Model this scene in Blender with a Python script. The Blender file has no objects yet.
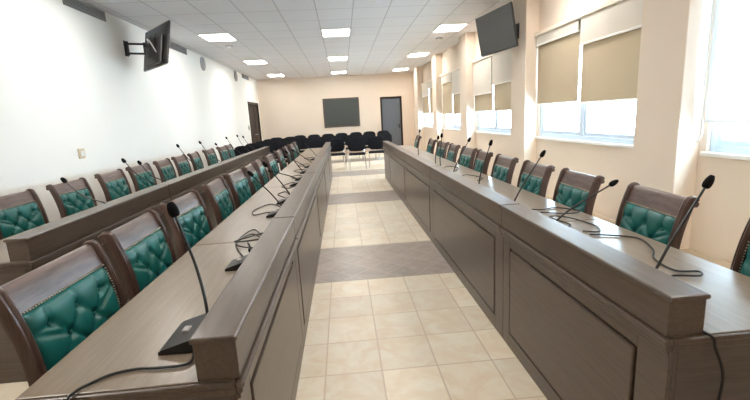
import bpy, bmesh, math, random
from mathutils import Vector, Matrix
random.seed(7)
scene = bpy.context.scene
COL = scene.collection
PI = math.pi

# ------------------------------------------------------------------ materials
def new_mat(name):
    m = bpy.data.materials.new(name); m.use_nodes = True
    nt = m.node_tree
    return m, nt, nt.nodes['Principled BSDF']

def plain(name, col, rough=.5, metal=0.0, spec=.5, noise=0.0, nscale=30, bump=0.0, bscale=200):
    m, nt, b = new_mat(name)
    b.inputs['Base Color'].default_value = (*col, 1)
    b.inputs['Roughness'].default_value = rough
    b.inputs['Metallic'].default_value = metal
    b.inputs['Specular IOR Level'].default_value = spec
    tc = nt.nodes.new('ShaderNodeTexCoord')
    n = nt.nodes.new('ShaderNodeTexNoise'); n.inputs['Scale'].default_value = nscale; n.inputs['Detail'].default_value = 4
    nt.links.new(tc.outputs['Object'], n.inputs['Vector'])
    mx = nt.nodes.new('ShaderNodeMix'); mx.data_type = 'RGBA'
    mx.inputs['A'].default_value = (*[c*(1-noise) for c in col], 1)
    mx.inputs['B'].default_value = (*[min(1, c*(1+noise)) for c in col], 1)
    nt.links.new(n.outputs['Fac'], mx.inputs['Factor'])
    nt.links.new(mx.outputs['Result'], b.inputs['Base Color'])
    if bump:
        n2 = nt.nodes.new('ShaderNodeTexNoise'); n2.inputs['Scale'].default_value = bscale
        nt.links.new(tc.outputs['Object'], n2.inputs['Vector'])
        bp = nt.nodes.new('ShaderNodeBump'); bp.inputs['Strength'].default_value = bump; bp.inputs['Distance'].default_value = .002
        nt.links.new(n2.outputs['Fac'], bp.inputs['Height']); nt.links.new(bp.outputs['Normal'], b.inputs['Normal'])
    return m

def wood(name, dark, light, scale=(28, 1.6, 28), rough=.36, spec=.5, coat=0.0):
    m, nt, b = new_mat(name)
    tc = nt.nodes.new('ShaderNodeTexCoord'); mp = nt.nodes.new('ShaderNodeMapping')
    mp.inputs['Scale'].default_value = scale
    nt.links.new(tc.outputs['Object'], mp.inputs['Vector'])
    n = nt.nodes.new('ShaderNodeTexNoise'); n.inputs['Scale'].default_value = 1.6; n.inputs['Detail'].default_value = 8
    n.inputs['Roughness'].default_value = .62; n.inputs['Distortion'].default_value = .6
    nt.links.new(mp.outputs['Vector'], n.inputs['Vector'])
    n2 = nt.nodes.new('ShaderNodeTexNoise'); n2.inputs['Scale'].default_value = 7; n2.inputs['Detail'].default_value = 3
    nt.links.new(mp.outputs['Vector'], n2.inputs['Vector'])
    ad = nt.nodes.new('ShaderNodeMath'); ad.operation = 'MULTIPLY_ADD'; ad.inputs[1].default_value = .35
    nt.links.new(n2.outputs['Fac'], ad.inputs[0]); nt.links.new(n.outputs['Fac'], ad.inputs[2])
    cr = nt.nodes.new('ShaderNodeValToRGB')
    cr.color_ramp.elements[0].position = .42; cr.color_ramp.elements[0].color = (*dark, 1)
    cr.color_ramp.elements[1].position = .92; cr.color_ramp.elements[1].color = (*light, 1)
    nt.links.new(ad.outputs[0], cr.inputs['Fac']); nt.links.new(cr.outputs['Color'], b.inputs['Base Color'])
    b.inputs['Roughness'].default_value = rough
    b.inputs['Specular IOR Level'].default_value = spec
    b.inputs['Coat Weight'].default_value = coat
    b.inputs['Coat Roughness'].default_value = .2
    bp = nt.nodes.new('ShaderNodeBump'); bp.inputs['Strength'].default_value = .12; bp.inputs['Distance'].default_value = .001
    nt.links.new(n2.outputs['Fac'], bp.inputs['Height']); nt.links.new(bp.outputs['Normal'], b.inputs['Normal'])
    return m

def tile_mat(name, c1, c2, grout, pw, ph, off, rough=.2, rot=0.0, mortar=.006, bumpy=.25, vary=.12, nscale=5):
    """square tiles laid on world X/Y"""
    m, nt, b = new_mat(name)
    tc = nt.nodes.new('ShaderNodeTexCoord'); mp = nt.nodes.new('ShaderNodeMapping')
    mp.inputs['Location'].default_value = (off[0], off[1], 0); mp.inputs['Rotation'].default_value = (0, 0, rot)
    nt.links.new(tc.outputs['Object'], mp.inputs['Vector'])
    br = nt.nodes.new('ShaderNodeTexBrick')
    br.offset = 0; br.squash = 1
    br.inputs['Scale'].default_value = 1; br.inputs['Brick Width'].default_value = pw; br.inputs['Row Height'].default_value = ph
    br.inputs['Mortar Size'].default_value = mortar; br.inputs['Mortar Smooth'].default_value = .1; br.inputs['Bias'].default_value = 0
    nt.links.new(mp.outputs['Vector'], br.inputs['Vector'])
    no = nt.nodes.new('ShaderNodeTexNoise'); no.inputs['Scale'].default_value = nscale; no.inputs['Detail'].default_value = 7; no.inputs['Roughness'].default_value = .65
    no.inputs['Distortion'].default_value = 1.2
    nt.links.new(tc.outputs['Object'], no.inputs['Vector'])
    cr = nt.nodes.new('ShaderNodeValToRGB')
    cr.color_ramp.elements[0].position = .34; cr.color_ramp.elements[0].color = (*c1, 1)
    cr.color_ramp.elements[1].position = .62; cr.color_ramp.elements[1].color = (*c2, 1)
    nt.links.new(no.outputs['Fac'], cr.inputs['Fac'])
    dk = nt.nodes.new('ShaderNodeMix'); dk.data_type = 'RGBA'; dk.blend_type = 'MULTIPLY'; dk.inputs['Factor'].default_value = 1
    br.inputs['Color1'].default_value = (1, 1, 1, 1); br.inputs['Color2'].default_value = (1-vary, 1-vary, 1-vary, 1)
    br.inputs['Mortar'].default_value = (1, 1, 1, 1)
    nt.links.new(cr.outputs['Color'], dk.inputs['A']); nt.links.new(br.outputs['Color'], dk.inputs['B'])
    mx = nt.nodes.new('ShaderNodeMix'); mx.data_type = 'RGBA'
    nt.links.new(br.outputs['Fac'], mx.inputs['Factor']); nt.links.new(dk.outputs['Result'], mx.inputs['A'])
    mx.inputs['B'].default_value = (*grout, 1)
    nt.links.new(mx.outputs['Result'], b.inputs['Base Color'])
    b.inputs['Roughness'].default_value = rough
    iv = nt.nodes.new('ShaderNodeMath'); iv.operation = 'SUBTRACT'; iv.inputs[0].default_value = 1
    nt.links.new(br.outputs['Fac'], iv.inputs[1])
    bp = nt.nodes.new('ShaderNodeBump'); bp.inputs['Strength'].default_value = bumpy; bp.inputs['Distance'].default_value = .002
    nt.links.new(iv.outputs[0], bp.inputs['Height']); nt.links.new(bp.outputs['Normal'], b.inputs['Normal'])
    return m

def fabric(name, col, trans):
    m = bpy.data.materials.new(name); m.use_nodes = True
    nt = m.node_tree; nt.nodes.clear()
    out = nt.nodes.new('ShaderNodeOutputMaterial')
    d = nt.nodes.new('ShaderNodeBsdfDiffuse'); t = nt.nodes.new('ShaderNodeBsdfTranslucent'); mx = nt.nodes.new('ShaderNodeMixShader')
    tc = nt.nodes.new('ShaderNodeTexCoord'); w = nt.nodes.new('ShaderNodeTexWave'); w.inputs['Scale'].default_value = 160
    w.bands_direction = 'Z'
    nt.links.new(tc.outputs['Object'], w.inputs['Vector'])
    c = nt.nodes.new('ShaderNodeMix'); c.data_type = 'RGBA'
    c.inputs['A'].default_value = (*[v*.93 for v in col], 1); c.inputs['B'].default_value = (*col, 1)
    nt.links.new(w.outputs['Fac'], c.inputs['Factor'])
    for s in (d, t): nt.links.new(c.outputs['Result'], s.inputs['Color'])
    mx.inputs['Fac'].default_value = trans
    nt.links.new(d.outputs[0], mx.inputs[1]); nt.links.new(t.outputs[0], mx.inputs[2]); nt.links.new(mx.outputs[0], out.inputs['Surface'])
    return m

def glass_mat(name):
    m = bpy.data.materials.new(name); m.use_nodes = True
    nt = m.node_tree; nt.nodes.clear()
    out = nt.nodes.new('ShaderNodeOutputMaterial')
    t = nt.nodes.new('ShaderNodeBsdfTransparent'); t.inputs['Color'].default_value = (.9, .96, .97, 1)
    g = nt.nodes.new('ShaderNodeBsdfGlossy'); g.inputs['Roughness'].default_value = .02
    lw = nt.nodes.new('ShaderNodeLayerWeight'); lw.inputs['Blend'].default_value = .5
    pw = nt.nodes.new('ShaderNodeMath'); pw.operation = 'POWER'; pw.inputs[1].default_value = 5
    f = nt.nodes.new('ShaderNodeMath'); f.operation = 'MULTIPLY_ADD'; f.inputs[1].default_value = .9; f.inputs[2].default_value = .04
    nt.links.new(lw.outputs['Facing'], pw.inputs[0]); nt.links.new(pw.outputs[0], f.inputs[0])
    mx = nt.nodes.new('ShaderNodeMixShader')
    nt.links.new(f.outputs[0], mx.inputs['Fac']); nt.links.new(t.outputs[0], mx.inputs[1]); nt.links.new(g.outputs[0], mx.inputs[2])
    nt.links.new(mx.outputs[0], out.inputs['Surface'])
    return m

def emit(name, col, s):
    m = bpy.data.materials.new(name); m.use_nodes = True
    nt = m.node_tree; b = nt.nodes['Principled BSDF']
    b.inputs['Emission Color'].default_value = (*col, 1); b.inputs['Emission Strength'].default_value = s
    b.inputs['Base Color'].default_value = (.8, .8, .8, 1)
    return m

M = {}
M['desk'] = wood('desk_wood', (.060, .042, .031), (.112, .081, .060), (40, 1.8, 40), rough=.31, spec=.55)
M['desk_cross'] = wood('desk_wood_end', (.066, .050, .040), (.115, .088, .071), (2, 36, 36), rough=.38)
M['worktop'] = wood('worktop_wood', (.165, .126, .090), (.255, .202, .148), (34, 1.5, 34), rough=.29, spec=.55)
M['worktop'].node_tree.nodes['Bump'].inputs['Strength'].default_value = .02
M['chair_wood'] = wood('chair_wood', (.060, .036, .030), (.165, .108, .090), (3, 22, 22), rough=.33, spec=.5)
M['stile_wood'] = wood('stile_wood', (.045, .024, .019), (.115, .070, .056), (24, 24, 2), rough=.28, spec=.5)
M['leather'] = plain('green_leather', (.010, .125, .112), rough=.31, spec=.5, noise=.12, nscale=14, bump=.15, bscale=350)
M['nail'] = plain('antique_nail', (.55, .48, .38), rough=.3, metal=1)
M['black'] = plain('black_plastic', (.012, .012, .013), rough=.42, noise=.1)
M['foam'] = plain('black_foam', (.008, .008, .009), rough=.95, spec=.1, noise=.3, nscale=200, bump=.8, bscale=500)
M['cable'] = plain('black_cable', (.010, .010, .011), rough=.5)
M['blackfab'] = plain('black_fabric', (.010, .0105, .014), rough=.85, spec=.2, noise=.2, nscale=90)
M['chrome'] = plain('chrome', (.85, .86, .9), rough=.12, metal=1)
M['wall_white'] = plain('white_wall_paint', (.86, .84, .79), rough=.75, spec=.2, noise=.015, nscale=3, bump=.08)
M['wall_cream'] = plain('cream_wall_paint', (.765, .650, .540), rough=.75, spec=.2, noise=.02, nscale=3, bump=.08)
M['skirt'] = plain('beige_skirting', (.68, .56, .42), rough=.35, noise=.06, nscale=9)
M['pvc'] = plain('white_window_frame', (.60, .70, .82), rough=.35, noise=.01)
M['sill'] = plain('white_sill', (.86, .85, .83), rough=.4, noise=.02)
M['glass'] = glass_mat('window_glass')
M['cream_blind'] = fabric('cream_blind', (.79, .73, .65), .15)
M['beige_blind'] = fabric('beige_blind', (.54, .44, .32), .13)
M['white_blind'] = fabric('white_blind', (.86, .86, .86), .30)
M['bar'] = plain('white_bar', (.86, .83, .78), rough=.45)
M['cream_trim'] = plain('cream_trim', (.83, .74, .62), rough=.5)
M['dark_door'] = wood('dark_door_wood', (.020, .013, .010), (.048, .032, .025), (24, 24, 2), rough=.55, spec=.25)
M['grey_door'] = plain('grey_blue_door', (.13, .15, .18), rough=.22, noise=.06, nscale=6)
M['board'] = plain('grey_green_board', (.060, .068, .064), rough=.3, noise=.08, nscale=5)
M['board_frame'] = wood('board_frame_wood', (.070, .052, .045), (.13, .10, .085), (20, 20, 20))
M['steel'] = plain('brushed_handle', (.6, .6, .6), rough=.3, metal=1)
M['screen'] = plain('tv_screen', (.022, .027, .027), rough=.16, spec=.5)
M['tvblack'] = plain('tv_casing', (.012, .012, .012), rough=.3)
M['grille'] = plain('grey_grille', (.26, .25, .24), rough=.5, metal=.3)
M['grille_dark'] = plain('grille_gap', (.13, .13, .13), rough=.7)
M['slat'] = plain('grey_slat', (.45, .44, .42), rough=.5)
M['spk'] = plain('speaker_mesh_grey', (.33, .31, .33), rough=.6)
M['plate'] = plain('beige_plate', (.62, .50, .34), rough=.4)
M['white_plastic'] = plain('white_plastic', (.80, .80, .78), rough=.4)
M['grey_plastic'] = plain('grey_plastic', (.35, .33, .32), rough=.5)
M['lamp_frame'] = plain('lamp_frame', (.85, .85, .85), rough=.4)
M['lamp'] = emit('lamp_diffuser', (1.0, .96, .90), 10.0)
TPX, TPY = .332, .355
M['floor'] = tile_mat('cream_floor_tile', (.87, .72, .53), (.95, .87, .71), (.68, .55, .41), TPX, TPY, (.197, -3.62 % TPY * -1 + TPY, 0), rough=.36, mortar=.005)
M['floor'].node_tree.nodes['Mapping'].inputs['Location'].default_value = (.197, -3.62, 0)
M['band'] = tile_mat('grey_floor_tile', (.40, .33, .275), (.50, .425, .36), (.56, .47, .40), .24, .24, (0, 0), rough=.34, rot=PI/4, mortar=.004)
M['ceil'] = tile_mat('ceiling_tile', (.67, .65, .655), (.71, .69, .695), (.46, .44, .45), .6, .75, (.3, -7.26 + .75*20), rough=.85, mortar=.010, bumpy=.6, vary=.04, nscale=60)

# ------------------------------------------------------------------ mesh helpers
def nb(): return bmesh.new()

def box(bm, lo, hi, bev=0.0, seg=1):
    c = [(a+b)/2 for a, b in zip(lo, hi)]; s = [abs(b-a) for a, b in zip(lo, hi)]
    r = bmesh.ops.create_cube(bm, size=1, matrix=Matrix.Translation(c) @ Matrix.Diagonal((*s, 1)))
    if bev:
        es = list({e for v in r['verts'] for e in v.link_edges})
        bmesh.ops.bevel(bm, geom=es, offset=min(bev, min(s)*.45), segments=seg, profile=.5, affect='EDGES')
    return r

def tube(bm, pts, r, n=8, cap=True):
    pts = [Vector(p) for p in pts]; rings = []
    rr = r if isinstance(r, (list, tuple)) else [r]*len(pts)
    up = Vector((.13, .31, .94))
    for i, p in enumerate(pts):
        t = (pts[min(i+1, len(pts)-1)] - pts[max(i-1, 0)]).normalized()
        a = t.cross(up)
        if a.length < 1e-3: a = t.cross(Vector((1, 0, 0)))
        a.normalize(); b = t.cross(a).normalized()
        up = a.cross(t).normalized()
        rings.append([bm.verts.new(p + (a*math.cos(2*PI*k/n) + b*math.sin(2*PI*k/n))*rr[i]) for k in range(n)])
    for i in range(len(rings)-1):
        for k in range(n):
            bm.faces.new((rings[i][k], rings[i][(k+1) % n], rings[i+1][(k+1) % n], rings[i+1][k]))
    if cap:
        bm.faces.new(rings[0][::-1]); bm.faces.new(rings[-1])

def smooth(pts, n=6):
    """Catmull-Rom through points"""
    P = [Vector(p) for p in pts]; out = []
    for i in range(len(P)-1):
        p0 = P[max(i-1, 0)]; p1 = P[i]; p2 = P[i+1]; p3 = P[min(i+2, len(P)-1)]
        for k in range(n):
            t = k/n
            out.append(.5*((2*p1) + (p2-p0)*t + (2*p0-5*p1+4*p2-p3)*t*t + (3*p1-p0-3*p2+p3)*t**3))
    out.append(P[-1]); return out

def sweep(bm, prof, frames):
    """prof: list of (u,v); frames: list of (origin, U, V). closed profile, capped"""
    rings = [[bm.verts.new(Vector(o)+Vector(U)*u+Vector(V)*v) for u, v in prof] for o, U, V in frames]
    n = len(prof)
    for i in range(len(rings)-1):
        for k in range(n):
            bm.faces.new((rings[i][k], rings[i][(k+1) % n], rings[i+1][(k+1) % n], rings[i+1][k]))
    bm.faces.new(rings[0][::-1]); bm.faces.new(rings[-1])

def prism(bm, prof, y0, y1, ax='Y'):
    """profile in (x,z) swept along y"""
    f = [((0, y, 0), (1, 0, 0), (0, 0, 1)) for y in (y0, y1)]
    sweep(bm, prof, f)

def cyl(bm, p0, p1, r0, r1=None, n=16): tube(bm, [p0, p1], [r0, r0 if r1 is None else r1], n)

def ball(bm, c, r, sc=(1, 1, 1), u=12, v=8):
    bmesh.ops.create_uvsphere(bm, u_segments=u, v_segments=v, radius=r, matrix=Matrix.Translation(c) @ Matrix.Diagonal((*sc, 1)))

def obj(name, bm, mat, parent=None, smoothing=False, autosmooth=True):
    bmesh.ops.recalc_face_normals(bm, faces=bm.faces[:])
    me = bpy.data.meshes.new(name); bm.to_mesh(me); bm.free()
    mats = mat if isinstance(mat, (list, tuple)) else [mat]
    for m in mats: me.materials.append(M[m] if isinstance(m, str) else m)
    if smoothing:
        for p in me.polygons: p.use_smooth = True
        if autosmooth: me.set_sharp_from_angle(angle=math.radians(38))
    o = bpy.data.objects.new(name, me); COL.objects.link(o)
    if parent: o.parent = parent
    return o

def thing(name, label, cat, loc=(0, 0, 0), rz=0.0, group=None):
    o = bpy.data.objects.new(name, None); COL.objects.link(o)
    o.empty_display_size = .1
    o.location = loc; o.rotation_euler = (0, 0, rz)
    o['label'] = label; o['category'] = cat
    if group: o['group'] = group
    return o

def tag(o, label, cat, group=None):
    o['label'] = label; o['category'] = cat
    if group: o['group'] = group
    return o

def struct(name, bm, mat, parent=None, **k):
    o = obj(name, bm, mat, parent, **k)
    if parent is None: o['kind'] = 'structure'
    return o

def dup(root, loc, rz, label, group=None):
    r = root.copy(); COL.objects.link(r); r.location = loc; r.rotation_euler = (0, 0, rz)
    r['label'] = label
    if group: r['group'] = group
    for ch in list(root.children):
        c = ch.copy(); COL.objects.link(c); c.parent = r
        for g in list(ch.children):
            d = g.copy(); COL.objects.link(d); d.parent = c
    return r

ORD = ['first', 'second', 'third', 'fourth', 'fifth', 'sixth', 'seventh', 'eighth', 'ninth', 'tenth', 'eleventh', 'twelfth']

# ------------------------------------------------------------------ the room
XL, XR, YF, YB, ZC = -3.43, 3.13, -2.24, 18.1, 3.235
BANDS = [(.07, 1.11), (3.62, 4.66), (7.17, 8.21), (10.74, 11.80), (14.30, 15.35)]

bm = nb()
ys = [YF-.2] + [v for b in BANDS for v in b] + [YB+.2]
for i in range(len(ys)-1):
    vs = [bm.verts.new(p) for p in ((XL-.2, ys[i], 0), (XR+.2, ys[i], 0), (XR+.2, ys[i+1], 0), (XL-.2, ys[i+1], 0))]
    f = bm.faces.new(vs); f.material_index = i % 2
bmesh.ops.remove_doubles(bm, verts=bm.verts[:], dist=1e-5)
struct('floor', bm, ['floor', 'band'])

bm = nb(); box(bm, (XL-.2, YF-.2, ZC), (XR+.2, YB+.2, ZC+.12))
struct('ceiling', bm, 'ceil')

D2Y0, D2Y1, D2Z = 16.02, 17.9, 2.29       # doorway in the left wall
bm = nb()
box(bm, (XL-.2, YF-.2, 0), (XL, D2Y0, ZC)); box(bm, (XL-.2, D2Y1, 0), (XL, YB, ZC)); box(bm, (XL-.2, D2Y0, D2Z), (XL, D2Y1, ZC))
box(bm, (XL-.2, D2Y0, 0), (XL-.15, D2Y1, D2Z))
struct('wall_left', bm, 'wall_white')
D1X0, D1X1, D1Z = 1.67, 2.60, 2.29
bm = nb()
box(bm, (XL-.2, YB, 0), (D1X0, YB+.2, ZC)); box(bm, (D1X1, YB, 0), (XR+.2, YB+.2, ZC)); box(bm, (D1X0, YB, D1Z), (D1X1, YB+.2, ZC))
box(bm, (D1X0, YB+.15, 0), (D1X1, YB+.2, D1Z))
struct('wall_back', bm, 'wall_cream')
bm = nb(); box(bm, (XL-.2, YF-.2, 0), (XR+.2, YF, ZC)); struct('wall_front', bm, 'wall_cream')

WIN = [(1.0+3.15*i, 3.40+3.15*i-.02) for i in range(5)]
WZ0, WZ1 = 1.02, 2.50
bm = nb()
box(bm, (XR, YF, 0), (XR+.22, YB, WZ0)); box(bm, (XR, YF, WZ1), (XR+.22, YB, ZC))
e = [YF] + [v for w in WIN for v in w] + [YB]
for i in range(0, len(e), 2): box(bm, (XR, e[i], WZ0), (XR+.22, e[i+1], WZ1))
struct('wall_right', bm, 'wall_cream')
PIL = [.30, 3.45, 6.57, 9.72, 12.87, 16.02]
XP = 2.92
for i, y in enumerate(PIL):
    bm = nb(); box(bm, (XP, y, 0), (XR, y+.56, ZC), .004)
    struct('trim_%d' % (i+1), bm, 'wall_cream')

# skirting
bm = nb()
prev = YF
for y in PIL:
    box(bm, (XR-.014, prev, 0), (XR, y, .125), .003); box(bm, (XP-.014, y-.014, 0), (XP, y+.574, .125), .003)
    box(bm, (XP, y-.014, 0), (XR-.014, y, .125)); box(bm, (XP, y+.56, 0), (XR-.014, y+.574, .125))
    prev = y+.574
box(bm, (XR-.014, prev, 0), (XR, YB, .125), .003)
struct('baseboard_right', bm, 'skirt')
bm = nb(); box(bm, (XL, YF, 0), (XL+.014, D2Y0-.02, .125), .003); struct('baseboard_left', bm, 'skirt')
bm = nb(); box(bm, (XL, YB-.014, 0), (D1X0-.01, YB, .125), .003); box(bm, (D1X1+.01, YB-.014, 0), (XR, YB, .125), .003)
struct('baseboard_back', bm, 'skirt')

# windows
for i, (y0, y1) in enumerate(WIN):
    ym = (y0+y1)/2 + .01
    bm = nb(); x0, x1 = XR+.03, XR+.09
    t = .06
    box(bm, (x0, y0, WZ0), (x1, y0+t, WZ1), .006); box(bm, (x0, y1-t, WZ0), (x1, y1, WZ1), .006)
    box(bm, (x0, y0+t, WZ0), (x1, y1-t, WZ0+t), .006); box(bm, (x0, y0+t, WZ1-t), (x1, y1-t, WZ1), .006)
    box(bm, (x0, ym-.04, WZ0+t), (x1, ym+.04, WZ1-t), .006)
    w = struct('window_%d' % (i+1), bm, 'pvc')
    for a, b in ((y0+t, ym-.04), (ym+.04, y1-t)):
        bm = nb(); s = .045
        z0, z1 = WZ0+t, WZ1-t
        box(bm, (x0+.01, a, z0), (x1-.01, a+s, z1), .004); box(bm, (x0+.01, b-s, z0), (x1-.01, b, z1), .004)
        box(bm, (x0+.01, a+s, z0), (x1-.01, b-s, z0+s), .004); box(bm, (x0+.01, a+s, z1-s), (x1-.01, b-s, z1), .004)
        sa = obj('sash', bm, 'pvc', w)
        bm = nb(); box(bm, (x0+.025, a+s, z0+s), (x0+.031, b-s, z1-s)); obj('pane', bm, 'glass', sa)
    bm = nb(); box(bm, (XR-.03, y0-.03, WZ0-.035), (XR+.032, y1+.03, WZ0), .006, 2); obj('window_sill', bm, 'sill', w)
    bm = nb(); box(bm, (XR-.085, y0-.06, 2.575), (XR, y1+.02, 2.60), .004); box(bm, (XR-.085, y0-.06, 2.55), (XR-.07, y1+.02, 2.58), .003)
    obj('head_trim', bm, 'cream_trim', w)

# roller blinds: cream in front, beige behind it, two of each per window
SASH = [None,
        ((2.42, 1.535), (2.235, 1.515)),
        ((1.845, 1.475), (1.985, 1.47)),
        ((2.345, 1.45), (1.975, 1.44)),
        ((2.12, 1.51), (2.345, 1.50))]
def blind(kind, mat, y0, y1, zb, x, label, group, bar=.022, barmat='bar', chain=None):
    t = thing('roller_blind', label, 'blind', (x, (y0+y1)/2, zb), 0, group)
    h = (y1-y0)/2; zt = 2.565-zb
    bm = nb(); box(bm, (-.002, -h, 0), (.002, h, zt)); obj('fabric', bm, mat, t)
    bm = nb(); box(bm, (-.009, -h-.004, -bar), (.006, h+.004, .004), .004); obj('bottom_bar', bm, barmat, t)
    bm = nb(); cyl(bm, (0, -h, zt), (0, h, zt), .018, n=12); obj('roller_tube', bm, barmat, t, True)
    if chain:
        bm = nb()
        pts = smooth([(-.014, chain, zt), (-.016, chain+.01, .3), (-.02, chain+.03, -.02), (-.03, chain+.05, -.11), (-.03, chain+.015, -.17), (-.03, chain-.03, -.10), (-.022, chain-.015, .02), (-.016, chain-.02, .4), (-.014, chain-.02, zt)], 5)
        tube(bm, pts, .006, 6); obj('pull_chain', bm, 'white_plastic', t, True)
    return t
blind('white', 'white_blind', 1.02, 3.37, 1.285, XR-.045, 'white sheer roller blind glowing over the window nearest the camera', None, bar=.012, chain=2.36/2-.02+.03)
for i in range(1, 5):
    y0, y1 = WIN[i]; ym = (y0+y1)/2 + .01
    wn = ['', 'window right of the television', 'window left of the television', 'fourth window', 'farthest window'][i]
    (fc, fb), (nc, nbg) = SASH[i]
    for (a, b, zc_, zb_, side) in ((ym+.03, y1+.015, fc, fb, 'left'), (y0-.02, ym-.03, nc, nbg, 'right')):
        blind('cream', 'cream_blind', a, b, zc_, XR-.055, 'cream upper roller blind on the %s half of the %s' % (side, wn), 'cream roller blinds on the windows')
        blind('beige', 'beige_blind', a+.004, b-.004, zb_, XR-.022, 'beige lower roller blind on the %s half of the %s' % (side, wn), 'beige roller blinds on the windows', bar=.012)

# doors
bm = nb(); fw = .075
box(bm, (D1X0, YB-.012, 0), (D1X0+fw, YB+.12, D1Z), .004); box(bm, (D1X1-fw, YB-.012, 0), (D1X1, YB+.12, D1Z), .004)
box(bm, (D1X0+fw, YB-.012, D1Z-fw), (D1X1-fw, YB+.12, D1Z), .004)
d = struct('door_1', bm, 'dark_door')
bm = nb(); box(bm, (D1X0+fw+.004, YB+.03, .008), (D1X1-fw-.004, YB+.075, D1Z-fw-.004), .004); lf = obj('door_leaf', bm, 'grey_door', d)
bm = nb(); hx = D1X1-fw-.07
box(bm, (hx-.022, YB+.018, .93), (hx+.022, YB+.03, 1.14), .006, 2)
tube(bm, smooth([(hx, YB+.02, 1.06), (hx, YB-.03, 1.06), (hx-.03, YB-.04, 1.06), (hx-.12, YB-.04, 1.06)], 4), .010, 8)
obj('door_handle', bm, 'black', lf, True)
bm = nb()
box(bm, (XL-.12, D2Y0, 0), (XL+.02, D2Y0+.1, D2Z), .004); box(bm, (XL-.12, D2Y1-.1, 0), (XL+.02, D2Y1, D2Z), .004)
box(bm, (XL-.12, D2Y0+.1, D2Z-.1), (XL+.02, D2Y1-.1, D2Z), .004)
d = struct('door_2', bm, 'dark_door')
for a, b, s in ((D2Y0+.104, (D2Y0+D2Y1)/2-.002, 1), ((D2Y0+D2Y1)/2+.002, D2Y1-.104, -1)):
    bm = nb(); box(bm, (XL-.07, a, .008), (XL-.025, b, D2Z-.104), .004)
    for z0, z1 in ((.15, .95), (1.1, 2.05)): box(bm, (XL-.025, a+.12, z0), (XL-.012, b-.12, z1), .01)
    lf = obj('door_leaf', bm, 'dark_door', d)
    bm = nb(); hy = b-.06 if s > 0 else a+.06
    tube(bm, smooth([(XL-.02, hy, 1.05), (XL+.03, hy, 1.05), (XL+.04, hy-s*.03, 1.05), (XL+.04, hy-s*.11, 1.05)], 4), .010, 8)
    obj('door_handle', bm, 'steel', lf, True)

# ceiling lights (cells of the ceiling grid)
def light_panel(label):
    t = thing('ceiling_light', label, 'light', (0, 0, ZC), 0, 'square ceiling light panels')
    bm = nb(); w, l, f = .292, .366, .022
    for lo, hi in (((-w, -l, -.016), (w, -l+f, 0)), ((-w, l-f, -.016), (w, l, 0)), ((-w, -l+f, -.016), (-w+f, l-f, 0)), ((w-f, -l+f, -.016), (w, l-f, 0))): box(bm, lo, hi, .004)
    obj('frame', bm, 'lamp_frame', t)
    bm = nb(); box(bm, (-w+f, -l+f, -.010), (w-f, l-f, -.002)); obj('diffuser', bm, 'lamp', t)
    return t
rows = [('nearest', 9.135), ('middle', 12.885), ('farthest', 16.635)]
lp = None
for cn, cx in (('left', -2.4), ('centre', 0.0), ('right', 2.4)):
    for rn, cy in rows:
        lb = 'square white ceiling light, %s of the three visible in the %s row' % (rn, cn)
        if lp is None:
            lp = light_panel(lb); lp.location = (cx, cy, ZC)
        else: dup(lp, (cx, cy, ZC), 0, lb)
    for k, cy in enumerate((5.385, 1.635)):
        dup(lp, (cx, cy, ZC), 0, 'square white ceiling light of the %s row, above and out of the frame' % cn)
# smoke detectors
for (x, y), lb in (((-2.45, 10.16), 'small round grey ceiling detector between the lights on the left'), ((2.44, 10.3), 'small round grey ceiling detector between the lights on the right')):
    t = thing('smoke_detector', lb, 'detector', (x, y, ZC), 0, 'round ceiling detectors')
    bm = nb(); cyl(bm, (0, 0, 0), (0, 0, -.018), .085, .08, 24); obj('base', bm, 'grey_plastic', t, True)
    bm = nb(); cyl(bm, (0, 0, -.018), (0, 0, -.05), .06, .045, 24); obj('sensor_head', bm, 'white_plastic', t, True)

# wall vents on the left wall
for (y0, y1), lb in (((5.93, 6.90), 'long grey slatted wall vent nearest the camera, high on the white wall'), ((8.75, 10.22), 'grey slatted wall vent just behind the left television'), ((15.55, 16.6), 'short grey slatted wall vent farthest away, above the side door')):
    z0, z1 = 3.085, 3.225
    t = thing('wall_vent', lb, 'vent', (XL, (y0+y1)/2, (z0+z1)/2), 0, 'slatted vents on the left wall')
    h = (y1-y0)/2; v = (z1-z0)/2
    bm = nb(); f = .016
    for lo, hi in (((0, -h, -v), (.014, h, -v+f)), ((0, -h, v-f), (.014, h, v)), ((0, -h, -v+f), (.014, -h+f, v-f)), ((0, h-f, -v+f), (.014, h, v-f)), ((0, -.006, -v+f), (.014, .006, v-f))): box(bm, lo, hi, .003)
    obj('frame', bm, 'grille', t)
    bm = nb(); box(bm, (0, -h+f, -v+f), (.003, h-f, v-f)); obj('backing', bm, 'grille_dark', t)
    bm = nb()
    for k in range(6):
        z = -v+f+.01 + k*.0185
        prism(bm, [(.004, z), (.012, z-.005), (.014, z-.002), (.006, z+.005)], -h+f, h-f)
    obj('slats', bm, 'slat', t)
# round speakers
for (y, z), lb in (((11.28, 3.03), 'round grey wall speaker nearer the camera, high on the white wall'), ((14.6, 3.05), 'round grey wall speaker farther away, before the short vent')):
    t = thing('wall_speaker', lb, 'speaker', (XL, y, z), 0, 'round speakers on the left wall')
    bm = nb(); cyl(bm, (0, 0, 0), (.03, 0, 0), .175, .165, 32); obj('rim', bm, 'spk', t, True)
    bm = nb(); cyl(bm, (.03, 0, 0), (.038, 0, 0), .145, .13, 32); obj('grille', bm, 'grille', t, True)
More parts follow.
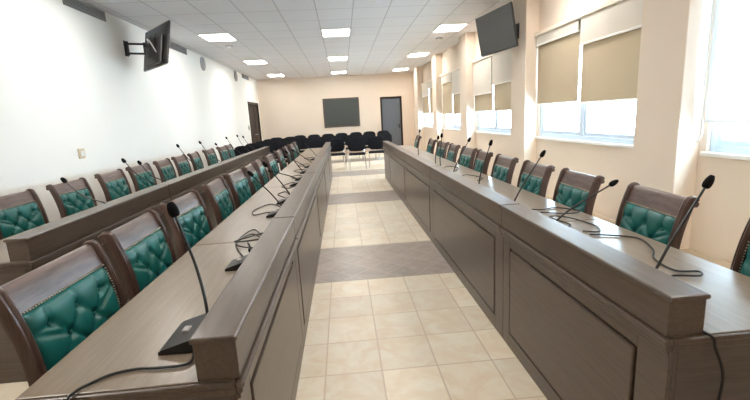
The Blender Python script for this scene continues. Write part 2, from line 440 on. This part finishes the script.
# switch plate & small switch by door
t = thing('wall_switch', 'small beige switch box alone on the white left wall', 'switch', (XL, 5.71, 1.21))
bm = nb(); box(bm, (0, -.06, -.065), (.022, .06, .065), .006, 2); obj('plate', bm, 'plate', t)
bm = nb(); box(bm, (.022, -.03, -.035), (.030, .03, .035), .004); obj('rocker', bm, 'white_plastic', t)
t = thing('door_switch', 'small dark switch on the white wall just before the side door', 'switch', (XL, 15.75, 1.33))
bm = nb(); box(bm, (0, -.07, -.09), (.015, .07, .09), .004); obj('plate', bm, 'grey_plastic', t)
bm = nb(); box(bm, (.015, -.03, -.04), (.022, .03, .04), .003); obj('rocker', bm, 'black', t)

# framed board on the back wall
t = thing('wall_board', 'dark grey framed board hung in the middle of the cream back wall', 'board', (0.0, YB, 1.735))
hw, hh, f = .765, .605, .06
bm = nb()
for lo, hi in (((-hw, -.035, -hh), (hw, 0, -hh+f)), ((-hw, -.035, hh-f), (hw, 0, hh)), ((-hw, -.035, -hh+f), (-hw+f, 0, hh-f)), ((hw-f, -.035, -hh+f), (hw, 0, hh-f))): box(bm, lo, hi, .006)
obj('frame', bm, 'board_frame', t)
bm = nb(); box(bm, (-hw+f, -.018, -hh+f), (hw-f, 0, hh-f)); obj('panel', bm, 'board', t)

# televisions
def television(c, yaw, tilt, mount, label, group):
    """screen normal given by yaw/tilt (radians); mount = wall point"""
    n = Vector((math.cos(yaw)*math.cos(tilt), math.sin(yaw)*math.cos(tilt), math.sin(tilt)))
    u = Vector((0, 0, 1)).cross(n).normalized(); v = n.cross(u)
    R = Matrix((u, v, n)).transposed().to_4x4()
    T = Matrix.Translation(c) @ R
    t = thing('television', label, 'television', mount, 0, group)
    inv = Matrix.Translation(-Vector(mount)) @ T
    w, h = .54, .317
    def put(name, bm, mat, par=t, sm=False):
        bmesh.ops.transform(bm, matrix=inv, verts=bm.verts[:]); return obj(name, bm, mat, par, sm)
    bm = nb(); box(bm, (-w, -h, -.03), (w, h, 0), .006, 2); cs = put('casing', bm, 'tvblack')
    bm = nb(); box(bm, (-w+.009, -h+.016, 0), (w-.009, h-.009, .002)); put('screen', bm, 'screen')
    bm = nb(); box(bm, (-.36, -h+.03, -.065), (.36, .14, -.03), .02, 2); put('rear_housing', bm, 'tvblack')
    bm = nb(); box(bm, (-w*.97, -h-.012, -.03), (w*.97, -h, -.004), .003); put('bottom_strip', bm, 'grille')
    bm = nb(); box(bm, (-.12, -.12, -.085), (.12, .12, -.065), .003)
    box(bm, (-.12, -.17, -.078), (-.09, .17, -.066)); box(bm, (.09, -.17, -.078), (.12, .17, -.066)); put('bracket_plate', bm, 'black')
    # wall plate and folding arms
    mv = Vector(mount); wx = 1 if mv.x < 0 else -1
    back = T @ Vector((0, 0, -.085)) - mv
    elbow = Vector((back.x*.55, back.y*.2 + (.10 if mv.x < 0 else .10), back.z*.5))
    bm = nb(); box(bm, (min(0, wx*.012), -.05, -.12), (max(0, wx*.012), .05, .12), .003); obj('wall_plate', bm, 'black', t)
    bm = nb()
    for dz in (-.075, .075):
        tube(bm, [(wx*.012, 0, dz), elbow+Vector((0, 0, dz))], .018, 8)
    cyl(bm, (wx*.03, 0, -.11), (wx*.03, 0, .11), .022, n=10)
    cyl(bm, elbow+Vector((0, 0, -.10)), elbow+Vector((0, 0, .10)), .022, n=10)
    tube(bm, [elbow, back], .022, 8)
    obj('swing_arm', bm, 'black', t, True)
    return t, T, mv
television(Vector((2.56, 6.94, 2.72)), -2.957, -.184, (XP, 6.87, 2.70), 'wide flat television turned to show its dark screen, on the right wall column', 'wall televisions')
tl, T, mv = television(Vector((-2.86, 7.21, 2.745)), -2.427+PI, -.192, (XL, 7.39, 2.78), 'flat television seen from behind, on a swing arm from the white left wall', 'wall televisions')
bm = nb(); tube(bm, [T @ Vector(p) - mv for p in smooth([(.2, .08, -.075), (.05, .10, -.14), (-.1, .02, -.13), (-.2, -.12, -.075)], 6)], .010, 6)
obj('power_lead', bm, 'white_plastic', tl, True)

# ------------------------------------------------------------------ conference desks
ZT, ZL = .765, .90
def desk(xf, s, y0, y1, depth, label, group, near_end=False, far_end=False):
    """xf: x of the aisle face, s: +1/-1 direction towards the chairs"""
    L = y1-y0
    t = thing('conference_desk', label, 'desk', (xf, y0, 0), 0, group)
    X = lambda a: s*a
    def bx(bm, a0, a1, yy0, yy1, z0, z1, bev=0.0, seg=1):
        box(bm, (min(X(a0), X(a1)), yy0, z0), (max(X(a0), X(a1)), yy1, z1), bev, seg)
    g = .003
    # worktop with a stepped moulded edge along the aisle (and at an open end)
    bm = nb()
    bx(bm, .012, depth, g, L-g, ZT-.034, ZT, .004, 2)
    obj('worktop', bm, 'worktop', t)
    bm = nb()
    ye0 = -.012 if near_end else g
    ye1 = L+.012 if far_end else L-g
    bx(bm, -.014, .012, ye0, ye1, ZT-.022, ZT-.004, .006, 2)
    bx(bm, -.006, .012, ye0+.004, ye1, ZT-.042, ZT-.022, .005, 2)
    bx(bm, .002, .012, ye0+.006, ye1, ZT-.060, ZT-.042, .004, 2)
    if near_end:
        bx(bm, .012, depth, -.012, g, ZT-.022, ZT-.002, .006, 2)
        bx(bm, .012, depth-.004, -.006, .006, ZT-.046, ZT-.022, .004, 2)
    if far_end: bx(bm, .012, depth, L-g, L+.012, ZT-.022, ZT-.002, .006, 2)
    obj('edge_moulding', bm, 'desk', t)
    # raised ledge and its cap
    bm = nb(); bx(bm, 0, .118, g, L-g, ZT, ZL-.017, .002); lg = obj('ledge', bm, 'desk', t)
    bm = nb(); bx(bm, -.007, .124, (-.007 if near_end else g), (L+.007 if far_end else L-g), ZL-.018, ZL, .007, 2); obj('ledge_cap', bm, 'desk', lg)
    # front panel: frame, groove and raised field
    bm = nb(); fx = .014
    a0, a1 = .14, L-.10
    zb, zt_ = .095, .655
    bx(bm, fx+.014, fx+.026, g, L-g, .0, ZT-.034)
    bx(bm, fx, fx+.014, g, a0, 0, ZT-.036, .002); bx(bm, fx, fx+.014, a1, L-g, 0, ZT-.036, .002)
    bx(bm, fx, fx+.014, a0, a1, 0, zb, .002); bx(bm, fx, fx+.014, a0, a1, zt_, ZT-.036, .002)
    fp = obj('front_panel', bm, 'desk', t)
    bm = nb(); gg = .014
    bx(bm, fx-.004, fx+.016, a0+gg, a1-gg, zb+gg, zt_-gg, .006, 2); obj('raised_field', bm, 'desk', fp)
    # supports
    for k, (yy, on) in enumerate(((g, near_end), (L-.026, True))):
        bm = nb(); bx(bm, fx+.027, depth-.03 if on else depth-.12, yy, yy+.024, 0, ZT-.034, .002)
        obj('end_panel' if (k == 0 and near_end) or (k == 1 and far_end) else 'support_panel', bm, 'desk_cross', t)
    return t
def row(xf, s, cuts, depth, fmt, group):
    for i in range(len(cuts)-1):
        desk(xf, s, cuts[i], cuts[i+1], depth, fmt(i), group, i == 0, i == len(cuts)-2)
nw = ['nearest', 'second', 'third', 'fourth', 'farthest']
row(.938, 1, [1.08, 2.42, 4.52, 6.50, 8.63, 9.98], .64, lambda i: '%s brown desk unit with raised ledge in the row right of the aisle' % nw[i], 'desk units right of the aisle')
row(-.338, -1, [1.08, 2.50, 4.64, 6.78, 8.90, 10.9], .61, lambda i: '%s brown desk unit with raised ledge in the row just left of the aisle' % nw[i], 'desk units left of the aisle')
row(-1.845, -1, [2.43, 4.41, 6.46, 8.50, 10.5], .61, lambda i: '%s brown desk unit with raised ledge in the row along the white wall' % ['nearest', 'second', 'third', 'farthest'][i], 'desk units by the white wall')

# ------------------------------------------------------------------ green chairs
ZTOP = .958
def yb(z):
    return -.20 - .070*max(0, (z-.60)/.358)**2 + .03*max(0, (.62-z)/.2)
def nrm(z):
    d = (yb(z+.005)-yb(z-.005))/.01
    v = Vector((0, 1, -d)); return v.normalized()      # front facing normal
HW = .264
def green_chair():
    t = thing('tufted_chair', '', 'chair')
    # side stiles with a scrolled end
    for s in (-1, 1):
        bm = nb(); prof = []
        for u, v in ((-.018, -.022), (.018, -.022), (.018, .012), (.014, .020), (.009, .022), (.006, .017), (.002, .023), (-.006, .027), (-.014, .022), (-.018, .012)):
            prof.append((u*s, v))
        fr = []
        for k in range(19):
            z = .40 + (ZTOP-.40)*k/18
            n = nrm(z); fr.append(((s*(HW-.018), yb(z), z), (1, 0, 0), n))
        # scroll: roll backwards
        c = Vector((s*(HW-.018), yb(ZTOP)-.028, ZTOP-.006))
        for k in range(1, 5):
            a = k*.5; n = nrm(ZTOP); up = Vector((0, -n.z, n.y))
            o = Vector((s*(HW-.018), yb(ZTOP), ZTOP)); r = .022
            cen = o - n*r
            p = cen + (n*math.cos(a) + up*math.sin(a))*r
            nn = (n*math.cos(a) + up*math.sin(a))
            fr.append((p, (1, 0, 0), nn*max(.35, 1-.14*k)))
        sweep(bm, prof, fr); obj('side_stile', bm, 'stile_wood', t, True)
    # top rail
    z1 = .868; bm = nb()
    w = HW-.035
    zs = [z1+(ZTOP-z1)*k/8 for k in range(9)]
    front = [(yb(z)+.004*1, z) for z in zs]
    n = nrm(ZTOP); up = Vector((0, -n.z, n.y)); o = Vector((0, yb(ZTOP)+.004, ZTOP)); cen = o-n*.026
    for k in range(1, 9):
        a = k*PI*1.15/8; p = cen+(n*math.cos(a)+up*math.sin(a))*.026; front.append((p.y, p.z))
    back = [(yb(z)-.022, z) for z in reversed(zs)]
    pf = front+back[1:]
    sweep(bm, [(y, z) for y, z in pf], [((x, 0, 0), (0, 1, 0), (0, 0, 1)) for x in (-w, w)])
    tr = obj('top_rail', bm, 'chair_wood', t, True)
    bm = nb(); p = cen
    cyl(bm, (-HW-.004, p.y, p.z), (HW+.004, p.y, p.z), .016, n=14); obj('scroll_rod', bm, 'stile_wood', tr, True)
    # bottom rail and rear panel
    bm = nb(); box(bm, (-w, yb(.5)-.022, .445), (w, yb(.5)+.016, .535), .006, 2); obj('bottom_rail', bm, 'chair_wood', t)
    bm = nb(); zs2 = [.50+(.93-.50)*k/10 for k in range(11)]
    pf = [(yb(z)-.014, z) for z in zs2]+[(yb(z)-.026, z) for z in reversed(zs2)]
    sweep(bm, pf, [((x, 0, 0), (0, 1, 0), (0, 0, 1)) for x in (-w, w)]); obj('rear_panel', bm, 'chair_wood', t, True)
    # tufted pad
    pw, z0 = .223, .535
    btn = []
    for r, z in enumerate((.790, .715, .640, .570)):
        for x in ((-.14, 0, .14) if r % 2 == 0 else (-.07, .07)): btn.append((x, z))
    segs = []
    for i, (xa, za) in enumerate(btn):
        for (xc, zc) in btn[i+1:]:
            if abs(abs(xa-xc)-.07) < .01 and abs(abs(za-zc)-.073) < .01: segs.append((xa, za, xc, zc))
        if za > .78: segs.append((xa, za, xa, z1))
        if za < .58: segs.append((xa, za, xa, z0))
    for r, z in enumerate((.715, .570)):
        for s in (-1, 1): segs.append((s*.07 if r == 0 else s*.07, z, s*pw, z+.07)); 
    for z in (.790, .640):
        for s in (-1, 1): segs.append((s*.14, z, s*pw, z))
    def hgt(x, z):
        ex = min((pw-abs(x))/.045, 1); ez = min(min(z-z0, z1-z)/.035, 1)
        e = math.sqrt(max(0, 1-(1-ex)**2))*math.sqrt(max(0, 1-(1-ez)**2))
        h = .026
        d = min(math.hypot(x-a, z-b) for a, b in btn)
        h -= .022*math.exp(-(d/.017)**2)
        ds = 1
        for a, b, c, dd in segs:
            vx, vz = c-a, dd-b; q = max(0, min(1, ((x-a)*vx+(z-b)*vz)/(vx*vx+vz*vz)))
            ds = min(ds, math.hypot(x-a-q*vx, z-b-q*vz))
        h -= .008*math.exp(-(ds/.007)**2) + .005*math.exp(-(ds/.022)**2)
        return h*e
    bm = nb(); NX, NZ = 52, 40; g = []
    for j in range(NZ+1):
        z = z0+(z1-z0)*j/NZ; n = nrm(z); rowv = []
        for i in range(NX+1):
            x = -pw+2*pw*i/NX
            p = Vector((x, yb(z)-.002, z)) + n*hgt(x, z)
            rowv.append(bm.verts.new(p))
        g.append(rowv)
    for j in range(NZ):
        for i in range(NX): bm.faces.new((g[j][i], g[j][i+1], g[j+1][i+1], g[j+1][i]))
    # close the back of the pad
    edge = g[0] + [g[j][NX] for j in range(1, NZ+1)] + g[NZ][-2::-1] + [g[j][0] for j in range(NZ-1, 0, -1)]
    low = [bm.verts.new(v.co + Vector((0, -.012, 0))) for v in edge]
    for k in range(len(edge)): bm.faces.new((edge[k], low[k], low[(k+1) % len(edge)], edge[(k+1) % len(edge)]))
    up_ = obj('upholstery', bm, 'leather', t, True, False)
    for x, z in btn:
        bm = nb(); n = nrm(z); ball(bm, Vector((x, yb(z), z))+n*.004, .008, (1, .6, 1), 8, 6)
        obj('button', bm, 'leather', up_, True)
    # nailhead trim
    bm = nb(); q = []
    k = int(2*pw/.0125)
    for i in range(k+1): q += [(-pw+2*pw*i/k, z1+.004)]
    k = int((z1-z0)/.0125)
    for i in range(k): q += [(-pw-.003, z0+(z1-z0)*i/k), (pw+.003, z0+(z1-z0)*i/k)]
    for x, z in q:
        n = nrm(z)
        bmesh.ops.create_icosphere(bm, subdivisions=1, radius=.0048, matrix=Matrix.Translation(Vector((x, yb(z)+.004, z))+n*.004))
    nt_ = obj('nailhead_trim', bm, 'nail', t, True, False); nt_['label'] = 'row of small brass nailheads'
    # seat
    bm = nb(); box(bm, (-.235, -.19, .455), (.235, .245, .505), .022, 3); obj('seat_cushion', bm, 'leather', t, True)
    bm = nb()
    box(bm, (-.25, -.20, .395), (.25, -.17, .455), .004); box(bm, (-.25, .225, .395), (.25, .255, .455), .004)
    box(bm, (-.25, -.17, .395), (-.222, .225, .455), .004); box(bm, (.222, -.17, .395), (.25, .225, .455), .004)
    box(bm, (-.222, -.17, .440), (.222, .225, .457))
    obj('seat_rail', bm, 'stile_wood', t)
    for sx in (-1, 1):
        for y0, y1 in ((.228, .228), (-.185, -.215)):
            bm = nb()
            fr = []
            for z, hw, y in ((0, .015, y1), (.2, .019, (y0*2+y1)/3), (.41, .024, y0)):
                fr.append(((sx*.222, y, z), (hw, 0, 0), (0, hw, 0)))
            sweep(bm, [(-1, -1), (1, -1), (1, 1), (-1, 1)], fr); obj('leg', bm, 'stile_wood', t)
    return t
proto = green_chair(); first = [True]
def chair_at(x, y, rz, label, group, wide=1.0):
    if first[0]:
        first[0] = False
        proto.scale = (wide, 1, 1); proto.location = (x, y, 0); proto.rotation_euler = (0, 0, rz); proto['label'] = label; proto['group'] = group
    else: dup(proto, (x, y, 0), rz, label, group).scale = (wide, 1, 1)
R_Y = [1.38, 2.19, 2.96, 3.62, 4.35, 5.06, 5.70, 6.46, 7.22, 8.12, 9.72]
for i, y in enumerate(R_Y):
    lb = ['green tufted chair cut off by the right frame edge, behind the near desk end',
          'large green tufted chair behind the second microphone from the right frame edge'][i] if i < 2 else \
         'green tufted chair behind the right desk row, %s from the right frame edge' % ORD[i] if i < 10 else 'green tufted chair alone at the far end of the right desk row'
    chair_at(1.475 + random.uniform(-.015, .015), y, PI/2 + math.radians(random.uniform(-4, 4)), lb, 'green chairs at the right desk row', .95)
L_Y = [1.65, 2.34, 3.04, 3.85, 4.55, 5.18, 5.82, 6.62, 7.6, 8.6, 9.5, 10.3]
for i, y in enumerate(L_Y):
    lb = 'large green tufted chair at the lower left frame corner, nailhead trim clearly visible' if i == 0 else 'teal tufted chair at the desk row left of the aisle, %s from the camera' % ORD[i]
    chair_at(-.915 + random.uniform(-.015, .015), y, -PI/2 + math.radians((0, 2, -2, 3, -3, 2, 4, -2, 1, 3, -2, 2)[i]), lb, 'green chairs at the middle desk row', 1.12 if i == 0 else 1.07)
W_Y = [3.78, 4.56, 5.40, 6.12, 6.90, 7.66, 8.36, 9.24, 10.2, 10.92]
for i, y in enumerate(W_Y):
    lb = 'green tufted chair cut off by the left frame edge at the white wall desk row' if i == 0 else 'green tufted chair in front of the white wall, %s from the left frame edge' % ORD[i]
    chair_at(-2.66 + random.uniform(-.02, .02), y, -PI/2 + math.radians(random.uniform(-5, 5)), lb, 'green chairs at the white wall desk row', 1.05)

# ------------------------------------------------------------------ black visitor chairs
def black_chair():
    t = thing('stacking_chair', '', 'chair')
    # padded back, rounded outline (chair faces +Y)
    bm = nb(); N = 28; out = []
    for k in range(N):
        a = 2*PI*k/N; c, s_ = math.cos(a), math.sin(a)
        out.append((.262*math.copysign(abs(c)**.6, c), .70 + .20*math.copysign(abs(s_)**.6, s_)))
    def by(x, z): return -.215 - (z-.5)*.16 + .35*x*x
    fr = [(.0, 1.0), (.018, 1.0), (.030, .93), (.034, .80)]
    rings = []
    for off, sc in fr:
        rings.append([bm.verts.new((x*sc, by(x*sc, z)+off, .70+(z-.70)*sc)) for x, z in out])
    back = [bm.verts.new((x*.9, by(x*.9, z)-.012, .70+(z-.70)*.9)) for x, z in out]
    for a, b in zip([back]+rings[:-1], rings):
        for k in range(N): bm.faces.new((a[k], a[(k+1) % N], b[(k+1) % N], b[k]))
    bm.faces.new(rings[-1]); bm.faces.new(back)
    obj('backrest', bm, 'blackfab', t, True)
    bm = nb(); box(bm, (-.235, -.20, .425), (.235, .235, .475), .024, 3); obj('seat', bm, 'blackfab', t, True)
    r = .0125
    for s in (-1, 1):
        x = s*.225
        bm = nb(); tube(bm, smooth([(x*1.05, .235, 0), (x, .215, .25), (x*.98, .20, .40), (x*.95, .12, .42), (x*.95, -.19, .415)], 5), r, 8); obj('leg', bm, 'chrome', t, True)
        bm = nb(); tube(bm, smooth([(x*1.05, -.27, 0), (x, -.22, .25), (x*.98, -.205, .42), (x*.95, -.235, .52), (x*.9, -.275, .78)], 5), r, 8); obj('leg', bm, 'chrome', t, True)
    bm = nb(); tube(bm, [(-.22, -.19, .41), (.22, -.19, .41)], .010, 8); tube(bm, [(-.22, .12, .415), (.22, .12, .415)], .010, 8); obj('crossbar', bm, 'chrome', t, True)
    return t
bproto = black_chair(); bfirst = [True]
def bchair(x, y, rz, label, group):
    if bfirst[0]:
        bfirst[0] = False
        bproto.location = (x, y, 0); bproto.rotation_euler = (0, 0, rz); bproto['label'] = label; bproto['group'] = group
    else: dup(bproto, (x, y, 0), rz, label, group)
for i, (x, y, a, lb) in enumerate([(.37, 12.15, 0, 'black chair with chrome legs at the aisle end, nearest and in the middle'),
                                   (-.22, 12.45, 5, 'black chair with chrome legs at the aisle end, just left of the nearest one'),
                                   (.97, 12.45, -6, 'black chair with chrome legs at the aisle end, just right of the nearest one'),
                                   (-.80, 12.5, 6, 'black chair behind the far end of the middle desk row')]):
    bchair(x, y, PI+math.radians(a), lb, 'black chairs in the front line')
for i, x in enumerate((-1.42, -.85, -.28, .30, .88, 1.46)):
    bchair(x, 14.6+random.uniform(-.1, .1), PI+math.radians(random.uniform(-6, 6)), 'black chair in the middle line at the back, %s from the left' % ORD[i], 'black chairs in the middle line')
for i, x in enumerate((-1.78, -1.2, -.62, -.05, .53, 1.1, 1.68)):
    bchair(x, 17.3+random.uniform(-.04, .04), PI+math.radians(random.uniform(-4, 4)), 'black chair against the cream back wall, %s from the left' % ORD[i], 'black chairs along the back wall')
for i, y in enumerate((11.3, 12.55, 13.8, 15.05, 16.3)):
    for k, x in enumerate((-2.72, -2.16, -1.6)):
        if i == 2 and k == 2: x = -2.0+.02
        if i >= 2 and k == 2: continue
        bchair(x+.03*i+random.uniform(-.02, .02), y, PI+math.radians(random.uniform(-5, 5)), 'black chair near the side door, %s line from the camera, %s from the left' % (ORD[i], ORD[k]), 'black chairs near the side door')

# ------------------------------------------------------------------ microphones
def microphone(x, y, rz, stem_pts, label, group, rzb=None, cable=None, tip=.0155, zb=ZT, bw=.065):
    """base box on the worktop at (x,y); stem points and cable are offsets in world axes"""
    t = thing('gooseneck_microphone', label, 'microphone', (x, y, zb), 0, group)
    bm = nb(); R = Matrix.Rotation(rz, 4, 'Z')
    prof = [(-.08, 0), (.08, 0), (.08, .050), (.066, .056), (-.070, .016), (-.08, .010)]
    sweep(bm, prof, [((0, w, 0), (1, 0, 0), (0, 0, 1)) for w in (-bw, -bw+.005, bw-.005, bw)])
    bmesh.ops.transform(bm, matrix=R, verts=bm.verts[:]); b = obj('base', bm, 'black', t)
    bm = nb(); box(bm, (-.035, -.018, .02), (-.010, .018, .0375), .003); bmesh.ops.transform(bm, matrix=R, verts=bm.verts[:]); obj('talk_button', bm, 'grey_plastic', b)
    root = R @ Vector((.052, 0, .048))
    pts = smooth([root]+[Vector(p) for p in stem_pts], 6)
    bm = nb(); n = len(pts); tube(bm, pts, [.0058-.0016*i/n for i in range(n)], 8)
    cyl(bm, root-Vector((0, 0, .004)), root+Vector((0, 0, .014)), .011, n=10)
    obj('gooseneck', bm, 'black', t, True)
    d = (pts[-1]-pts[-3]).normalized(); e = pts[-1]
    bm = nb(); L = .052; prof = []
    for k in range(9):
        q = k/8; prof.append((e-d*.012+d*L*q, tip*(.62 if k == 0 else math.sin(PI*min(.955, .20+q*.78))**.38)))
    tube(bm, [p for p, _ in prof], [r_ for _, r_ in prof], 12); obj('windscreen', bm, 'foam', t, True)
    if cable:
        bm = nb(); tube(bm, smooth(cable, 6), .0042, 6); obj('cable', bm, 'cable', t, True)
    return t
cz = .006
# right row: base sits behind the ledge, stem leans to the chair
def mic_right(y, tx, tz, label, bend=0.0, dy=0.0, cable=None):
    bx = 1.20                                   # base against the ledge, low end towards the chair
    r0 = Vector((-.052, 0, .05)); e = Vector((tx-bx-.01, dy, tz-ZT-.03))
    stem = [r0.lerp(e, .3)+Vector((bend, 0, .012)), r0.lerp(e, .65)+Vector((bend*.5, 0, .008)), e]
    if cable: cable = [(p[0]-.05, p[1]+.03, p[2]) for p in cable]
    microphone(bx, y, PI + math.radians(random.uniform(-4, 4)), stem, label, 'microphones on the right desk row', cable=cable)
g = [('nearest gooseneck microphone on the right desks, leaning before the near chair gap', 1.42, 1.342, 1.186, 0, 0,
      [(.09, .03, cz), (.16, .05, cz), (.24, .02, cz+.004), (.28, .07, cz), (.20, .10, cz), (.22, .24, cz), (.29, .34, cz+.006), (.36, .52, cz), (.30, .60, cz), (.17, .66, cz)]),
     ('gooseneck microphone on the right desks bent low across the green chair, second from the camera', 2.20, 1.50, 1.057, -.01, 0,
      [(.09, .02, cz), (.18, .10, cz), (.15, .30, cz), (.24, .26, cz+.004), (.30, .05, cz), (.25, -.08, cz), (.17, -.05, cz)]),
     ('gooseneck microphone on the right desks, third from the camera', 2.76, 1.363, 1.18, 0, 0, [(.09, .02, cz), (.2, -.05, cz), (.32, -.02, cz), (.42, -.16, cz), (.3, -.2, cz), (.16, -.12, cz)]),
     ('gooseneck microphone on the right desks, fourth from the camera', 3.50, 1.28, 1.214, -.01, .04, None),
     ('gooseneck microphone on the right desks, fifth from the camera', 4.36, 1.338, 1.198, -.01, 0, [(.09, .02, cz), (.22, .2, cz), (.30, -.1, cz), (.2, -.25, cz)]),
     ('gooseneck microphone on the right desks, sixth from the camera', 4.92, 1.18, 1.228, -.01, 0, None),
     ('gooseneck microphone on the right desks, seventh from the camera', 5.2, 1.2, 1.19, -.01, 0, [(.09, .02, cz), (.22, .2, cz), (.3, 0, cz), (.2, -.25, cz)]),
     ('gooseneck microphone on the right desks, farthest from the camera', 6.4, 1.19, 1.24, -.01, 0, None)]
for lb, y, tx, tz, bd, dy, cb in g: mic_right(y, tx, tz, lb, bd, dy, cb)

# middle row
microphone(-.552, 1.345, 0, [(.040, .030, .13), (.018, .05, .24), (-.012, .06, .35), (-.030, .06, .425)],
           'large gooseneck microphone in the left foreground on its black desk base', 'microphones on the middle desk row', tip=.0175, bw=.10,
           cable=[(.03, -.09, cz), (.04, -.17, cz), (-.04, -.18, cz), (-.11, -.175, cz), (-.17, -.19, cz), (-.21, -.225, cz), (-.232, -.26, cz+.001), (-.243, -.290, cz-.010), (-.246, -.293, -.06), (-.25, -.292, -.2), (-.255, -.292, -.45), (-.26, -.292, -.6)])
LM = [(2.05, (-.3, .2), [(.0, .06, cz), (-.14, .40, cz), (-.10, .70, cz+.002), (.01, .46, cz), (.015, .28, cz), (-.13, .36, cz+.006), (-.09, .58, cz+.003), (-.005, .44, cz+.008), (-.15, .41, cz+.010), (.0, .60, cz+.004)]),
      (3.18, (-.62, .79), [(.02, .07, cz), (-.03, .30, cz), (-.14, .44, cz), (-.225, .22, cz), (-.19, .04, cz), (-.09, .09, cz+.003), (.02, .06, cz)]),
      (3.68, (-.56, .83), [(.02, .1, cz), (-.06, .25, cz), (-.14, .42, cz), (-.08, .55, cz), (.0, .3, cz)]),
      (4.66, (-.93, .36), [(.02, .07, cz), (-.07, -.2, cz), (-.17, -.06, cz), (-.10, .20, cz), (.0, .2, cz)]),
      (5.10, (-.56, .82), [(.02, .07, cz), (-.1, .1, cz), (-.16, .3, cz), (-.06, .4, cz), (.0, .2, cz)]),
      (5.75, (-.8, .5), [(.02, .07, cz), (-.12, .1, cz), (-.2, .3, cz), (-.08, .4, cz), (.0, .2, cz)]),
      (6.42, (-.75, .6), [(.02, .07, cz), (-.1, .15, cz), (-.22, .35, cz), (-.06, .5, cz), (.0, .2, cz)]),
      (7.6, (-.6, .75), [(.02, .07, cz), (-.1, .15, cz), (-.22, .35, cz), (-.06, .5, cz), (.0, .2, cz)])]
for i, (y, (dx, dz), cb) in enumerate(LM):
    r0 = Vector((.052, 0, .05)); d = Vector((dx, 0, dz)).normalized()
    st = [(.02, .06, .09), (.0, .12, .085), (.0, .17, .03)] if i == 0 else [r0+d*.12+Vector((0, 0, .01)), r0+d*.24+Vector((0, 0, .006)), r0+d*.35]
    microphone(-.545, y, math.radians(random.uniform(-5, 5)), st,
               'gooseneck microphone folded flat beside its tangled cable on the middle desk row' if i == 0 else 'gooseneck microphone tilted low over the middle desk row, %s from the camera' % ORD[i+1], 'microphones on the middle desk row', cable=cb)
# wall row
WM = [(3.55, -2.30, 1.12), (4.52, -2.30, 1.185), (4.76, -2.26, 1.135), (6.0, -2.30, 1.245), (6.92, -2.30, 1.24), (7.75, -2.30, 1.165), (8.4, -2.28, 1.245), (9.1, -2.24, 1.255), (9.7, -2.26, 1.21)]
for i, (y, tx, tz) in enumerate(WM):
    bx = -2.04
    microphone(bx, y, math.radians(random.uniform(-5, 5)), [(.03, .0, .12), (-.02+(tx-bx)*.45, 0, (tz-ZT)*.55), (tx-bx+.005, .0, tz-ZT-.03)],
               'gooseneck microphone standing out against the white wall, %s from the left frame edge' % ORD[i], 'microphones on the white wall desk row', tip=.018)

# black cable hanging over the near right desk end
bm = nb()
tube(bm, smooth([(1.10, 1.36, ZT+.005), (1.085, 1.20, ZT+.005), (1.06, 1.10, ZT+.006), (1.067, 1.062, ZT), (1.078, 1.060, ZT-.035), (1.105, 1.057, .66), (1.112, 1.058, .60), (1.104, 1.060, .50), (1.098, 1.06, .34), (1.10, 1.06, .2)], 6), .0048, 8)
tag(obj('hanging_cable', bm, 'cable', None, True), 'black cable hanging down the near end of the right desk row', 'cable')

# ------------------------------------------------------------------ light, world, camera
w = bpy.data.worlds.new('daylight'); scene.world = w; w.use_nodes = True
bg = w.node_tree.nodes['Background']; bg.inputs['Color'].default_value = (.68, .84, 1.0, 1); bg.inputs['Strength'].default_value = 14.5

cam = bpy.data.cameras.new('camera'); co = bpy.data.objects.new('camera', cam); COL.objects.link(co)
right = Vector((0.99549576, -0.07796909, -0.05393528)); down = Vector((-0.06805859, -0.19166754, -0.97909733)); fwd = Vector((0.06600168, 0.978358, -0.19611069))
mw = Matrix.Identity(4)
for i in range(3):
    mw[i][0] = right[i]; mw[i][1] = -down[i]; mw[i][2] = -fwd[i]
mw[2][3] = 1.47
co.matrix_world = mw
cam.sensor_width = 36; cam.lens = 414.137/750*36; cam.clip_start = .02
scene.camera = co
vs = scene.view_settings
vs.view_transform = 'Standard'; vs.look = 'None'; vs.gamma = 1; vs.use_curve_mapping = False
vs.exposure = 1.42
scene.cycles.use_denoising = True
scene.cycles.max_bounces = 10; scene.cycles.diffuse_bounces = 6; scene.cycles.glossy_bounces = 4
scene.cycles.sample_clamp_indirect = 8
scene.cycles.caustics_reflective = False; scene.cycles.caustics_refractive = False
